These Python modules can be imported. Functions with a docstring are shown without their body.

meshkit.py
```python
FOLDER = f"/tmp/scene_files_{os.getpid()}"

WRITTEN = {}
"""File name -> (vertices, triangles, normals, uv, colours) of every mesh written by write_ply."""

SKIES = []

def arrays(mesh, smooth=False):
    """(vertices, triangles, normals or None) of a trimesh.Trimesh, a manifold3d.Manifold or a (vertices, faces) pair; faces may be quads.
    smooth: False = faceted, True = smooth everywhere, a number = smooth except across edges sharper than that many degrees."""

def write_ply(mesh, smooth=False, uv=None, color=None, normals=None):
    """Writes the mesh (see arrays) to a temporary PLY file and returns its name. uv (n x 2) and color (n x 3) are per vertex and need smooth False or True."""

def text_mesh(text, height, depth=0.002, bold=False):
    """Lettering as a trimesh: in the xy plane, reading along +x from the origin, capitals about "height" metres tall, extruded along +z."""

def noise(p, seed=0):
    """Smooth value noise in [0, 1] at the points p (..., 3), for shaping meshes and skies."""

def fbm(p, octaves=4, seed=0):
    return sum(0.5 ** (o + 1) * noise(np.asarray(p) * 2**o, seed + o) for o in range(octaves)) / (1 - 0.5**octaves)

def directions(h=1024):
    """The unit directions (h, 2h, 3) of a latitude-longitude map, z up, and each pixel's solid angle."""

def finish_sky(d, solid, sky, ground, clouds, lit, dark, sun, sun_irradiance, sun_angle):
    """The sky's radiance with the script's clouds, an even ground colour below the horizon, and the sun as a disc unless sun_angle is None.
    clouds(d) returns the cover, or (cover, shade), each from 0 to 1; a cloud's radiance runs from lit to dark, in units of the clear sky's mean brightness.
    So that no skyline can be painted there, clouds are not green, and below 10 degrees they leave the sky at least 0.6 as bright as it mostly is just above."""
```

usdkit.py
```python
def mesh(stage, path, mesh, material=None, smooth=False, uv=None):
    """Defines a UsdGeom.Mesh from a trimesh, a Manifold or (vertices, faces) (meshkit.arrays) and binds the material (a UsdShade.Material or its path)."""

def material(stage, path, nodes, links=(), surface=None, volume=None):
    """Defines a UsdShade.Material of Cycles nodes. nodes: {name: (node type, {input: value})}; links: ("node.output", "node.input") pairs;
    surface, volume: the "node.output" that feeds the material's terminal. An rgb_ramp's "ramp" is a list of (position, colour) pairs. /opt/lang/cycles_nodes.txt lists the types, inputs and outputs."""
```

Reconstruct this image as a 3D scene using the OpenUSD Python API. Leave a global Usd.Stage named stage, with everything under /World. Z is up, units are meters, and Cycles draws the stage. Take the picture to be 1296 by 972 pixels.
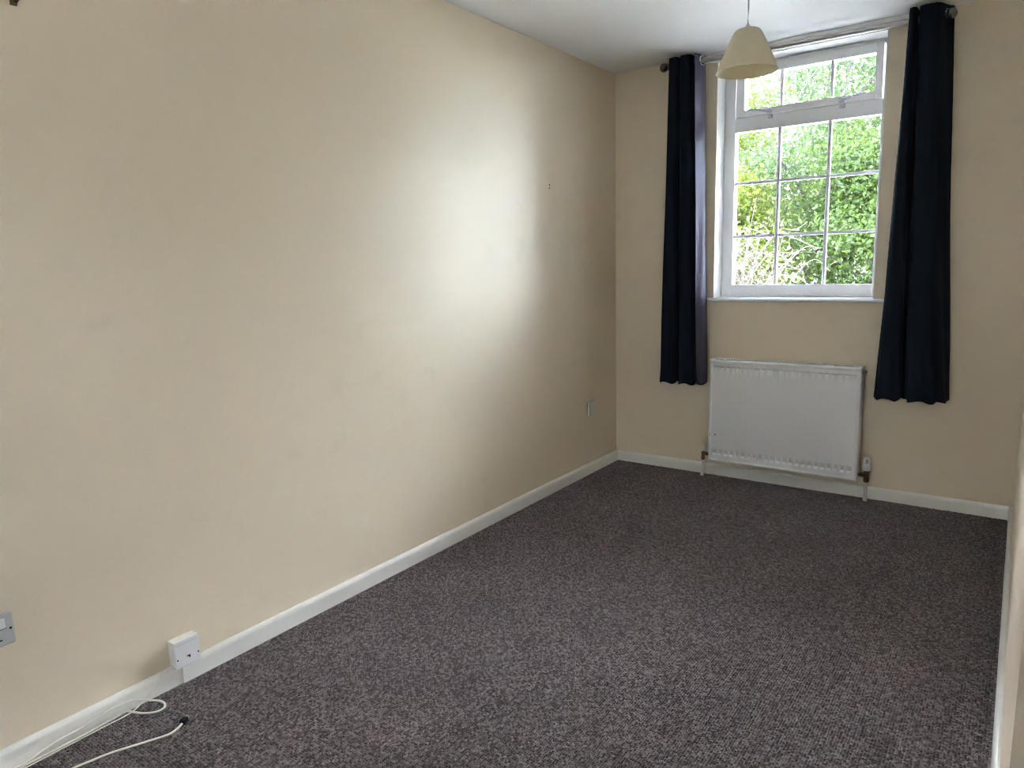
import math, random
import numpy as np, trimesh, shapely
from shapely.geometry import Polygon, box as sbox
from pxr import Usd, UsdGeom, UsdLux, UsdShade, Gf, Sdf, Vt
import usdkit, meshkit

random.seed(7)
rng = np.random.default_rng(7)
stage = Usd.Stage.CreateInMemory()
UsdGeom.SetStageUpAxis(stage, UsdGeom.Tokens.z)
UsdGeom.SetStageMetersPerUnit(stage, 1.0)
world = UsdGeom.Xform.Define(stage, '/World')
stage.SetDefaultPrim(world.GetPrim())
UsdGeom.Scope.Define(stage, '/World/Looks')

# ------------------------------------------------------------------ camera, sky, sun, exposure
EYE = (2.0882, -4.0036, 1.2882)
YAW, PITCH, ROLL = 0.6308, -0.1698, 0.0288
FOCAL_PX = 884.83
EXPOSURE = 7.2
SKY = 1.0
SUN = 0.04

def rot_zxy(yaw, pitch, roll):
    cz, sz, cx, sx, cy, sy = math.cos(yaw), math.sin(yaw), math.cos(pitch), math.sin(pitch), math.cos(roll), math.sin(roll)
    Rz = np.array([[cz, -sz, 0], [sz, cz, 0], [0, 0, 1]])
    Rx = np.array([[1, 0, 0], [0, cx, -sx], [0, sx, cx]])
    Ry = np.array([[cy, 0, sy], [0, 1, 0], [-sy, 0, cy]])
    return Rz @ Rx @ Ry

M = rot_zxy(YAW, PITCH, ROLL)
cam = UsdGeom.Camera.Define(stage, '/World/camera')
cam.AddTransformOp().Set(Gf.Matrix4d(*[float(x) for r in ((*M[:, 0], 0), (*M[:, 2], 0), (*(-M[:, 1]), 0), (*EYE, 1)) for x in r]))
cam.CreateHorizontalApertureAttr(36.0)
cam.CreateVerticalApertureAttr(27.0)
cam.CreateFocalLengthAttr(36.0 * FOCAL_PX / 1296)
cam.CreateClippingRangeAttr(Gf.Vec2f(0.01, 500))
cam.CreateExposureAttr(EXPOSURE)

def mat(name, nodes, links=(), surface='p.BSDF', volume=None):
    return usdkit.material(stage, f'/World/Looks/{name}', nodes, links, surface=surface, volume=volume)

sky_mat = mat('sky', {
    'sky': ('sky_texture', {'sky_type': 'hosek_wilkie', 'sun_disc': False, 'sun_direction': (0.80, -0.20, 0.57), 'turbidity': 3.2, 'ground_albedo': 0.2}),
    'tc': ('texture_coordinate', {}),
    'mp': ('mapping', {'scale': (1.0, 1.0, 2.2)}),
    'n': ('noise_texture', {'scale': 2.3, 'detail': 6.0, 'roughness': 0.58}),
    'r': ('map_range', {'from_min': 0.42, 'from_max': 0.66, 'to_min': 0.40, 'to_max': 0.85, 'clamp': True}),
    'mx': ('mix_color', {'b': (0.64, 0.70, 0.82)}),
    'bg': ('background_shader', {'strength': SKY}),
}, [('tc.generated', 'mp.vector'), ('mp.vector', 'n.vector'), ('n.fac', 'r.value'), ('r.result', 'mx.fac'), ('sky.color', 'mx.a'),
    ('mx.result', 'bg.color')], surface='bg.background')
dome = UsdLux.DomeLight.Define(stage, '/World/sky_dome')
dome.CreateIntensityAttr(1.0)
dome.CreateColorAttr(Gf.Vec3f(1.05, 0.955, 0.995))
UsdShade.MaterialBindingAPI.Apply(dome.GetPrim()).Bind(sky_mat)

sun = UsdLux.DistantLight.Define(stage, '/World/sun')
sun.CreateAngleAttr(0.6)
sun.CreateIntensityAttr(SUN)
sun.CreateColorAttr(Gf.Vec3f(1.0, 0.94, 0.82))
sd = np.array([-0.80, 0.20, -0.57]); sd /= np.linalg.norm(sd)      # where the sunlight travels: over the house and away from the window
zx = -sd; xx = np.cross([0, 0, 1.0], zx); xx /= np.linalg.norm(xx); yx = np.cross(zx, xx)
sun.AddTransformOp().Set(Gf.Matrix4d(*[float(v) for r in ((*xx, 0), (*yx, 0), (*zx, 0), (0, 0, 20, 1)) for v in r]))

# ------------------------------------------------------------------ helpers
taken = set()
def numbered(path):
    p, k = path, 0
    while p in taken:
        k += 1
        p = f'{path}_{k:03d}'
    taken.add(p)
    return p

ORIGIN = {}
def tag(prim, label=None, cat=None, group=None, kind=None):
    for k, v in (('label', label), ('category', cat), ('group', group), ('kind', kind)):
        if v:
            prim.SetCustomDataByKey(k, v)
    return prim

def thing(name, label, cat, loc=(0, 0, 0), group=None, kind=None):
    path = numbered('/World/' + name)
    x = UsdGeom.Xform.Define(stage, path)
    x.AddTranslateOp().Set(Gf.Vec3d(*map(float, loc)))
    ORIGIN[path] = np.array(loc, float)
    return tag(x.GetPrim(), label, cat, group, kind)

def obj(name, mesh, material, parent=None, smooth=30, label=None, cat=None, group=None, kind=None):
    """One Mesh prim; the mesh is given in world coordinates."""
    base = str(parent.GetPath()) if parent is not None else '/World'
    path = numbered(base + '/' + name)
    root = '/'.join(path.split('/')[:3])
    o = ORIGIN.get(root, np.zeros(3))
    v, f, _ = meshkit.arrays(mesh, False)
    m = usdkit.mesh(stage, path, trimesh.Trimesh(v - o, f, process=False), material, smooth=smooth)
    return tag(m.GetPrim(), label, cat, group, kind)

def cat_(ms):
    return trimesh.util.concatenate(ms)

def cbox(lo, hi, c=0.002):
    """A box with chamfered edges."""
    lo, hi = np.array(lo, float), np.array(hi, float)
    c = min(c, 0.45 * (hi - lo).min())
    if c <= 0:
        return trimesh.creation.box(bounds=[lo, hi])
    pts = []
    for s in np.ndindex(2, 2, 2):
        p = np.where(np.array(s) == 0, lo, hi)
        d = np.where(np.array(s) == 0, 1, -1) * c
        for k in range(3):
            q = p + d
            q[k] = p[k]
            pts.append(q)
    return trimesh.convex.convex_hull(np.array(pts))

def lathe(profile, n=40, axis='z', at=(0, 0, 0)):
    """profile: (radius, height) pairs, closed onto the axis or back onto itself."""
    m = trimesh.creation.revolve(np.array(profile, float), sections=n)
    if axis == 'x':
        m.apply_transform(trimesh.transformations.rotation_matrix(math.pi / 2, [0, 1, 0]))
    elif axis == 'y':
        m.apply_transform(trimesh.transformations.rotation_matrix(-math.pi / 2, [1, 0, 0]))
    m.apply_translation(at)
    if m.is_watertight and m.volume < 0:
        m.invert()
    return m

def spline(pts, per=8):
    """Catmull-Rom through the points."""
    p = np.asarray(pts, float)
    q = np.vstack([2 * p[0] - p[1], p, 2 * p[-1] - p[-2]])
    out = []
    for i in range(1, len(q) - 2):
        for t in np.arange(per) / per:
            a, b, c, d = q[i - 1:i + 3]
            out.append(0.5 * (2 * b + (c - a) * t + (2 * a - 5 * b + 4 * c - d) * t**2 + (3 * b - a - 3 * c + d) * t**3))
    out.append(p[-1])
    return np.array(out)

def tube(pts, r, sides=10, flat=1.0, up=(0, 0, 1)):
    """A round (or flattened) closed tube along pts."""
    p = np.asarray(pts, float)
    r = np.broadcast_to(r, (len(p),))
    t = np.gradient(p, axis=0); t /= np.linalg.norm(t, axis=1, keepdims=True) + 1e-12
    u = np.array(up, float)
    a = np.cross(t, u)
    bad = np.linalg.norm(a, axis=1) < 1e-3
    a[bad] = np.cross(t[bad], [1.0, 0.1, 0])
    a /= np.linalg.norm(a, axis=1, keepdims=True)
    b = np.cross(a, t)
    ang = np.arange(sides) * 2 * math.pi / sides
    v = p[:, None] + r[:, None, None] * (np.cos(ang)[None, :, None] * a[:, None] + flat * np.sin(ang)[None, :, None] * b[:, None])
    n = len(p)
    i, j = np.meshgrid(np.arange(n - 1), np.arange(sides), indexing='ij')
    k = (j + 1) % sides
    f = np.vstack([np.stack([i * sides + j, i * sides + k, (i + 1) * sides + k], -1).reshape(-1, 3), np.stack([i * sides + j, (i + 1) * sides + k, (i + 1) * sides + j], -1).reshape(-1, 3)])
    V = np.vstack([v.reshape(-1, 3), p[:1], p[-1:]])
    c0, c1 = n * sides, n * sides + 1
    j = np.arange(sides); k = (j + 1) % sides
    f = np.vstack([f, np.stack([np.full(sides, c0), k, j], -1), np.stack([np.full(sides, c1), (n - 1) * sides + j, (n - 1) * sides + k], -1)])
    m = trimesh.Trimesh(V, f, process=False)
    if m.volume < 0:
        m.invert()
    return m

def prism_along(profile, axis, a, b):
    """Extrudes a 2-D profile (u, z) along x or y. axis 'x': u is y; axis 'y': u is x."""
    m = trimesh.creation.extrude_polygon(Polygon(profile), b - a, engine='earcut')
    v = m.vertices.copy()
    m.vertices = np.stack([v[:, 0], v[:, 2] + a, v[:, 1]], 1) if axis == 'y' else np.stack([v[:, 2] + a, v[:, 0], v[:, 1]], 1)
    if m.volume < 0:
        m.invert()
    return m

def plate_xz(poly, y0, y1):
    m = trimesh.creation.extrude_polygon(poly, abs(y1 - y0), engine='earcut')
    v = m.vertices.copy()
    m.vertices = np.stack([v[:, 0], v[:, 2] + min(y0, y1), v[:, 1]], 1)
    if m.volume < 0:
        m.invert()
    return m

# ------------------------------------------------------------------ materials
def paint(name, color, rough=0.6, bump=0.0, bump_scale=60.0, var=0.03, var_scale=1.2, spec=0.5, extra=None):
    c = np.array(color)
    nodes = {'g': ('geometry', {}), 'n': ('noise_texture', {'scale': var_scale, 'detail': 3.0}),
             'r': ('rgb_ramp', {'ramp': [(0.3, tuple(c * (1 - var))), (0.7, tuple(np.minimum(c * (1 + var), 1)))]}),
             'p': ('principled_bsdf', {'roughness': rough, 'specular_ior_level': spec, **(extra or {})})}
    links = [('g.position', 'n.vector'), ('n.fac', 'r.fac'), ('r.color', 'p.base_color')]
    if bump:
        nodes |= {'bn': ('noise_texture', {'scale': bump_scale, 'detail': 4.0, 'roughness': 0.6}), 'b': ('bump', {'strength': 1.0, 'distance': bump})}
        links += [('g.position', 'bn.vector'), ('bn.fac', 'b.height'), ('b.normal', 'p.normal')]
    return mat(name, nodes, links)

def plain(name, color, rough=0.5, metal=0.0, spec=0.5, **k):
    return mat(name, {'p': ('principled_bsdf', {'base_color': color, 'roughness': rough, 'metallic': metal, 'specular_ior_level': spec, **k})})

# cream emulsion: broad roller unevenness and a fine stipple
WALL_C = np.array([0.755, 0.645, 0.47])
m_wall = mat('cream_emulsion', {
    'g': ('geometry', {}),
    'n1': ('noise_texture', {'scale': 0.9, 'detail': 3.0}), 'n2': ('noise_texture', {'scale': 9.0, 'detail': 5.0}),
    'ad': ('math', {'math_type': 'add'}),
    'r': ('rgb_ramp', {'ramp': [(0.75, tuple(WALL_C * 0.975)), (1.25 / 2 + 0.25, tuple(WALL_C * 1.015))]}),
    's1': ('noise_texture', {'scale': 260.0, 'detail': 2.0}), 'b1': ('bump', {'strength': 0.35, 'distance': 0.0006}),
    's2': ('noise_texture', {'scale': 5.0, 'detail': 2.0}), 'b2': ('bump', {'strength': 0.5, 'distance': 0.006}),
    'p': ('principled_bsdf', {'roughness': 0.50, 'specular_ior_level': 0.5}),
}, [('g.position', 'n1.vector'), ('g.position', 'n2.vector'), ('n1.fac', 'ad.value1'), ('n2.fac', 'ad.value2'), ('ad.value', 'r.fac'), ('r.color', 'p.base_color'),
    ('g.position', 's1.vector'), ('g.position', 's2.vector'), ('s2.fac', 'b2.height'), ('s1.fac', 'b1.height'), ('b2.normal', 'b1.normal'), ('b1.normal', 'p.normal')])
m_ceiling = paint('white_ceiling', (0.86, 0.86, 0.84), 0.8, bump=0.0008, bump_scale=120, var=0.015)
m_gloss = paint('cream_white_gloss', (0.80, 0.775, 0.69), 0.28, bump=0.0004, bump_scale=30, var=0.02, var_scale=6)
m_white_wood = paint('white_window_paint', (0.83, 0.83, 0.83), 0.30, bump=0.0003, bump_scale=25, var=0.012, var_scale=4)
m_bar = plain('grey_glazing_bar', (0.78, 0.82, 0.83), 0.4)
m_handle = plain('brushed_window_handle', (0.62, 0.65, 0.68), 0.3, metal=0.6)
m_plaster = paint('white_reveal', (0.84, 0.83, 0.80), 0.55, bump=0.0005, bump_scale=80, var=0.015)
m_plastic = plain('white_plastic', (0.78, 0.77, 0.74), 0.35)
m_plastic_grey = plain('greyed_white_plastic', (0.50, 0.49, 0.465), 0.4)
m_dark = plain('dark_hole', (0.02, 0.018, 0.015), 0.7)
m_brown = plain('dark_brown_metal', (0.13, 0.085, 0.035), 0.5)
m_rad = paint('radiator_enamel', (0.80, 0.80, 0.78), 0.25, var=0.008, var_scale=3)
m_chip = plain('rusty_chip', (0.16, 0.10, 0.07), 0.8)
m_brass = paint('tarnished_brass', (0.20, 0.135, 0.075), 0.38, var=0.35, var_scale=120, extra={'metallic': 0.85})
m_pipe = paint('painted_pipe', (0.74, 0.70, 0.62), 0.4, var=0.03, var_scale=40)
m_steel = plain('brushed_nickel', (0.27, 0.245, 0.22), 0.20, metal=1.0)
m_rod = plain('satin_nickel_rod', (0.46, 0.42, 0.41), 0.30, metal=1.0)
m_chrome = plain('chrome_eyelet', (0.80, 0.80, 0.80), 0.15, metal=1.0)
m_cord = plain('white_flex', (0.72, 0.71, 0.68), 0.5)
m_flexgrey = plain('grey_pendant_flex', (0.40, 0.40, 0.42), 0.5)
m_cable = plain('cream_telephone_cable', (0.80, 0.76, 0.66), 0.4)
m_black = plain('black_plastic', (0.008, 0.008, 0.010), 0.6, spec=0.2)
m_clear = plain('clear_plug_plastic', (0.75, 0.75, 0.8), 0.15, transmission_weight=0.7, ior=1.45)
m_shade = mat('cream_lampshade', {
    'g': ('geometry', {}), 'n': ('noise_texture', {'scale': 35.0, 'detail': 4.0}),
    'r': ('rgb_ramp', {'ramp': [(0.3, (0.69, 0.63, 0.455)), (0.7, (0.73, 0.67, 0.50))]}),
    'p': ('principled_bsdf', {'roughness': 0.5}), 't': ('translucent_bsdf', {'color': (0.82, 0.72, 0.48)}), 'mx': ('mix_closure', {'fac': 0.22})},
    [('g.position', 'n.vector'), ('n.fac', 'r.fac'), ('r.color', 'p.base_color'), ('p.BSDF', 'mx.closure1'), ('t.BSDF', 'mx.closure2')], surface='mx.closure')
m_navy = mat('navy_curtain_fabric', {
    'g': ('geometry', {}), 'mp': ('mapping', {'scale': (700, 700, 90)}), 'n': ('noise_texture', {'scale': 1.0, 'detail': 2.0}),
    'r': ('rgb_ramp', {'ramp': [(0.3, (0.0035, 0.0065, 0.014)), (0.7, (0.006, 0.011, 0.021))]}),
    'b': ('bump', {'strength': 0.3, 'distance': 0.0008}),
    'p': ('principled_bsdf', {'roughness': 0.75, 'specular_ior_level': 0.12, 'sheen_weight': 0.04, 'sheen_roughness': 0.4, 'sheen_tint': (0.35, 0.55, 0.8)})},
    [('g.position', 'mp.vector'), ('mp.vector', 'n.vector'), ('n.fac', 'r.fac'), ('r.color', 'p.base_color'), ('n.fac', 'b.height'), ('b.normal', 'p.normal')])
m_lining = plain('lavender_satin_lining', (0.050, 0.045, 0.068), 0.60, spec=0.6, specular_tint=(0.82, 0.78, 1.0), sheen_weight=0.10, sheen_roughness=0.35, sheen_tint=(0.75, 0.7, 0.9))
m_lining_pale = plain('pale_lining', (0.62, 0.60, 0.62), 0.7)
m_glass = mat('window_glass', {
    'f': ('fresnel', {'IOR': 1.5}), 't': ('transparent_bsdf', {'color': (0.97, 0.985, 0.975)}), 'gl': ('glossy_bsdf', {'color': (1, 1, 1), 'roughness': 0.0}), 'mx': ('mix_closure', {})},
    [('f.fac', 'mx.fac'), ('t.BSDF', 'mx.closure1'), ('gl.BSDF', 'mx.closure2')], surface='mx.closure')

# carpet: each loop of the pile (by its cell on the floor) has its own tone
PITCH = 0.0074
CARPET = [(0.12, (0.036, 0.024, 0.0215)), (0.38, (0.094, 0.069, 0.065)), (0.60, (0.180, 0.143, 0.138)), (0.80, (0.31, 0.256, 0.250)), (0.95, (0.49, 0.428, 0.418))]
def carpet(name, bump):
    nodes = {'g': ('geometry', {}), 'sc': ('vector_math', {'math_type': 'scale', 'scale': 1 / PITCH}), 'fl': ('vector_math', {'math_type': 'floor'}),
             'zz': ('vector_math', {'math_type': 'multiply', 'vector2': (1, 1, 0)}),
             'w': ('white_noise_texture', {}), 'fn': ('noise_texture', {'scale': 330.0, 'detail': 2.0, 'roughness': 0.7}), 'fm': ('map_range', {'from_min': 0.3, 'from_max': 0.7, 'to_min': 0.0, 'to_max': 0.54}), 'wa': ('math', {'math_type': 'multiply_add', 'value2': 0.46}), 'r': ('rgb_ramp', {'ramp': CARPET}),
             'n': ('noise_texture', {'scale': 3.0, 'detail': 3.0}), 'nr': ('rgb_ramp', {'ramp': [(0.3, (0.88, 0.88, 0.88)), (0.7, (1.1, 1.1, 1.1))]}),
             'mx': ('mix_color', {'blend_type': 'multiply', 'fac': 1.0}),
             'p': ('principled_bsdf', {'roughness': 0.85, 'specular_ior_level': 0.2, 'sheen_weight': 0.15, 'sheen_roughness': 0.5})}
    links = [('g.position', 'zz.vector1'), ('zz.vector', 'sc.vector1'), ('sc.vector', 'fl.vector1'), ('fl.vector', 'w.vector'), ('w.value', 'wa.value1'), ('g.position', 'fn.vector'), ('fn.fac', 'fm.value'), ('fm.result', 'wa.value3'), ('wa.value', 'r.fac'), ('g.position', 'n.vector'), ('n.fac', 'nr.fac'),
             ('r.color', 'mx.a'), ('nr.color', 'mx.b'), ('mx.result', 'p.base_color')]
    if bump:
        nodes |= {'v': ('voronoi_texture', {'scale': 1 / PITCH, 'randomness': 0.3}), 'b': ('bump', {'strength': 1.0, 'distance': 0.004, 'invert': True})}
        links += [('zz.vector', 'v.vector'), ('v.distance', 'b.height'), ('b.normal', 'p.normal')]
    return mat(name, nodes, links)
m_carpet = carpet('brown_cord_carpet', True)
m_pile = carpet('brown_carpet_loops', False)

# ------------------------------------------------------------------ the room
W, H = 2.1316, 2.40
YR = -2.68            # the right wall ends here in an outside corner; the room is wider behind it
YB, XB = -6.6, 3.5
T = 0.20
HX0, HX1, HZ0, HZ1 = 0.632, 1.470, 1.042, 2.350      # window opening in the inner face
FX1 = 1.505                                        # the frame runs on behind the right reveal
DY, WT = 0.130, 0.215                               # depth of the frame face, wall thickness

def slab(lo, hi): return trimesh.creation.box(bounds=[lo, hi])
obj('wall_left', slab((-T, YB, -0.1), (0, 0, H + 0.1)), m_wall, kind='structure', smooth=False)
inner = sbox(-T, -0.1, W + T, H + 0.1).difference(sbox(HX0, HZ0, HX1, HZ1))
outer = sbox(-T, -0.1, W + T, H + 0.1).difference(sbox(HX0, HZ0, FX1, HZ1))
wf = thing('wall_far', None, None, kind='structure')
obj('inner_leaf', plate_xz(inner, 0, DY), m_wall, wf, smooth=False)
obj('outer_leaf', plate_xz(outer, DY, WT), m_wall, wf, smooth=False)
# white lining of the reveal
obj('reveal_lining', cbox((HX0 - 0.004, 0.0008, 1.061), (HX0 + 0.0015, DY, HZ1), 0.0007), m_plaster, wf)
obj('reveal_lining', cbox((HX1 - 0.0015, -0.0012, 1.061), (HX1 + 0.003, DY, HZ1), 0.0007), m_plaster, wf)
obj('reveal_soffit', cbox((HX0, -0.0012, HZ1 - 0.0015), (HX1, DY, HZ1 + 0.003), 0.0007), m_plaster, wf)
obj('wall_right', slab((W, YR, -0.1), (W + T, 0, H + 0.1)), m_wall, kind='structure', smooth=False)
obj('wall_return', slab((W + T, YR, -0.1), (XB, YR + T, H + 0.1)), m_wall, kind='structure', smooth=False)
SY0, SY1, SZa, SZb = -4.10, -3.66, 1.45, 1.80        # a small window in the side wall of the rear part
ws = trimesh.creation.extrude_polygon(sbox(YB, -0.1, YR + T, H + 0.1).difference(sbox(SY0, SZa, SY1, SZb)), T, engine='earcut')
wv = ws.vertices.copy(); ws.vertices = np.stack([wv[:, 2] + XB, wv[:, 0], wv[:, 1]], 1)
obj('wall_side', ws, m_wall, kind='structure', smooth=False)
BW0, BW1, BZ0, BZ1 = 0.90, 1.50, 1.35, 1.95        # the window of the rear part of the room
obj('wall_back', plate_xz(sbox(-T, -0.1, XB + T, H + 0.1).difference(sbox(BW0, BZ0, BW1, BZ1)), YB - T, YB), m_wall, kind='structure', smooth=False)
plan = Polygon([(0, 0), (W, 0), (W, YR), (XB, YR), (XB, YB), (0, YB)])
def flat(z0, z1):
    m = trimesh.creation.extrude_polygon(plan, z1 - z0, engine='earcut'); m.apply_translation((0, 0, z0)); return m
obj('ceiling', flat(H, H + 0.1), m_ceiling, kind='structure', smooth=False)
fl = thing('floor', None, None, kind='structure')
obj('carpet', flat(-0.1, 0.0), m_carpet, fl, smooth=False)
roof = shapely.affinity.translate(sbox(-T, YB - T, XB + T, WT), 0, 0)
rm = trimesh.creation.extrude_polygon(roof, 0.12, engine='earcut'); rm.apply_translation((0, 0, H + 0.1))
obj('roof', rm, m_ceiling, kind='structure', smooth=False)

# loop pile of the carpet: one low dome, instanced
def loop_dome():
    n, rings = 7, [(1.0, 0.0), (0.96, 0.45), (0.62, 0.86)]
    v = [(r * math.cos(a), r * math.sin(a), h) for r, h in rings for a in np.arange(n) * 2 * math.pi / n] + [(0, 0, 1.0)]
    f = []
    for k in range(len(rings) - 1):
        for j in range(n):
            a, b = k * n + j, k * n + (j + 1) % n
            f += [(a, b, b + n), (a, b + n, a + n)]
    t = len(v) - 1
    f += [((len(rings) - 1) * n + j, (len(rings) - 1) * n + (j + 1) % n, t) for j in range(n)]
    v = np.array(v) * (0.0039, 0.0035, 0.0058)
    return trimesh.Trimesh(v, f, process=False)
ix, iy = np.meshgrid(np.arange(math.ceil(0.02 / PITCH), int(2.11 / PITCH)), np.arange(math.ceil(-3.95 / PITCH), int(-0.02 / PITCH)))
pos = np.stack([(ix.ravel() + 0.5) * PITCH, (iy.ravel() + 0.5) * PITCH, np.full(ix.size, -0.0022)], 1)
pos[:, :2] += rng.uniform(-0.0013, 0.0013, (len(pos), 2))
pos[:, 2] -= rng.uniform(0, 0.0012, len(pos))
for dx, dy, dr in ((2.017, -1.622, 0.017), (2.021, -1.692, 0.012), (1.926, -2.052, 0.012), (1.568, -0.929, 0.03)):      # dents left by furniture
    pos[:, 2] -= 0.0042 * np.exp(-((pos[:, 0] - dx) ** 2 + (pos[:, 1] - dy) ** 2) / dr**2)
ang = rng.normal(0, 0.35, len(pos))
pi_path = numbered('/World/floor/carpet_pile')
pi = UsdGeom.PointInstancer.Define(stage, pi_path)
proto = usdkit.mesh(stage, pi_path + '/loop', loop_dome(), m_pile, smooth=True)
pi.CreatePrototypesRel().SetTargets([proto.GetPath()])
pi.CreateProtoIndicesAttr(Vt.IntArray.FromNumpy(np.zeros(len(pos), np.int32)))
pi.CreatePositionsAttr(Vt.Vec3fArray.FromNumpy(pos.astype(np.float32)))
quat = np.zeros((len(pos), 4)); quat[:, 0] = np.cos(ang / 2); quat[:, 3] = np.sin(ang / 2)
pi.CreateOrientationsAttr(Vt.QuathArray([Gf.Quath(float(q[0]), 0.0, 0.0, float(q[3])) for q in quat]))
sc = rng.uniform(0.85, 1.15, (len(pos), 3))
pi.CreateScalesAttr(Vt.Vec3fArray.FromNumpy(sc.astype(np.float32)))
tag(pi.GetPrim(), kind='stuff')

# skirting boards
def skirting(th, h):
    return [(0, 0), (th, 0), (th, h - 0.016), (th - 0.0015, h - 0.010), (th - 0.0045, h - 0.0045), (th - 0.0085, h - 0.001), (th - 0.011, h), (0, h)]
bl = thing('baseboard_left', None, None, kind='structure')
SH = 0.067
obj('board', prism_along(skirting(0.0175, SH), 'y', -2.986, 0.0), m_gloss, bl)
obj('board', prism_along(skirting(0.0125, SH - 0.001), 'y', YB, -2.986), m_gloss, bl)
obj('baseboard_far', prism_along([(-u, z) for u, z in skirting(0.0165, SH)], 'x', 0.0175, W - 0.0165), m_gloss, kind='structure')
obj('baseboard_right', prism_along([(W - u, z) for u, z in skirting(0.0165, SH)], 'y', YR, 0.0), m_gloss, kind='structure')
obj('baseboard_return', prism_along([(YR - u, z) for u, z in skirting(0.0165, SH)], 'x', W, XB), m_gloss, kind='structure')

# white batten over the window behind the curtain pole
obj('trim_1', cbox((0.42, -0.014, 2.352), (1.745, 0.0, H), 0.002), m_plaster, kind='structure')

# ------------------------------------------------------------------ the window
win = thing('window_1', None, None, kind='structure')
F0, F1 = DY, DY + 0.070                 # frame face and back
def rail(lo, hi, c=0.003): return cbox(lo, hi, c)
LX0, LX1, LZ0, LZ1 = 0.693, 1.444, 1.128, 1.990       # lower glass
UX0, UX1, UZ0, UZ1 = 0.745, 1.406, 2.096, 2.287       # upper glass
SX0, SX1, SZ0, SZ1 = 0.700, 1.438, 2.062, 2.333       # opening sash
obj('frame', cat_([rail((HX0, F0, 1.061), (LX0, F1, HZ1)), rail((LX1, F0, 1.061), (FX1, F1, HZ1)),
                   rail((LX0, F0, 1.061), (LX1, F1, LZ0)), rail((LX0, F0, SZ1), (LX1, F1, HZ1))]), m_white_wood, win)
obj('transom', rail((LX0, F0 - 0.002, LZ1), (LX1, F1, SZ0 + 0.002)), m_white_wood, win)
bead = 0.009
def ring(x0, z0, x1, z1, w, y0, y1):
    return plate_xz(sbox(x0, z0, x1, z1).difference(sbox(x0 + w, z0 + w, x1 - w, z1 - w)), y0, y1)
obj('glazing_bead', ring(LX0 - 0.006, LZ0 - 0.006, LX1 + 0.006, LZ1 + 0.006, 0.0085, F0 - 0.004, F0 + 0.014), m_white_wood, win)
obj('glazing_bead', cbox((HX0 + 0.004, F0 - 0.010, 1.061), (HX1 - 0.004, F0, 1.073), 0.003), m_white_wood, win)
sash = obj('sash', cat_([rail((SX0, F0 - 0.014, SZ0), (UX0, F1 - 0.01, SZ1)), rail((UX1, F0 - 0.014, SZ0), (SX1, F1 - 0.01, SZ1)),
                         rail((UX0, F0 - 0.014, SZ0), (UX1, F1 - 0.01, UZ0)), rail((UX0, F0 - 0.014, UZ1), (UX1, F1 - 0.01, SZ1))]), m_white_wood, win)
obj('sash_bead', ring(UX0 - 0.004, UZ0 - 0.004, UX1 + 0.004, UZ1 + 0.004, 0.0065, F0 - 0.017, F0 + 0.004), m_white_wood, sash)
VB = (0.937, 1.196); HB = (1.4075, 1.706); BW = 0.0085
GY0, GY1 = F0 + 0.020, F0 + 0.024
for x in VB:
    obj('glazing_bar', cbox((x - BW, F0 + 0.010, LZ0), (x + BW, F0 + 0.034, LZ1), 0.003), m_bar, win)
xs = [LX0, *VB, LX1]; zs = [LZ0, *HB, LZ1]
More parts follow.
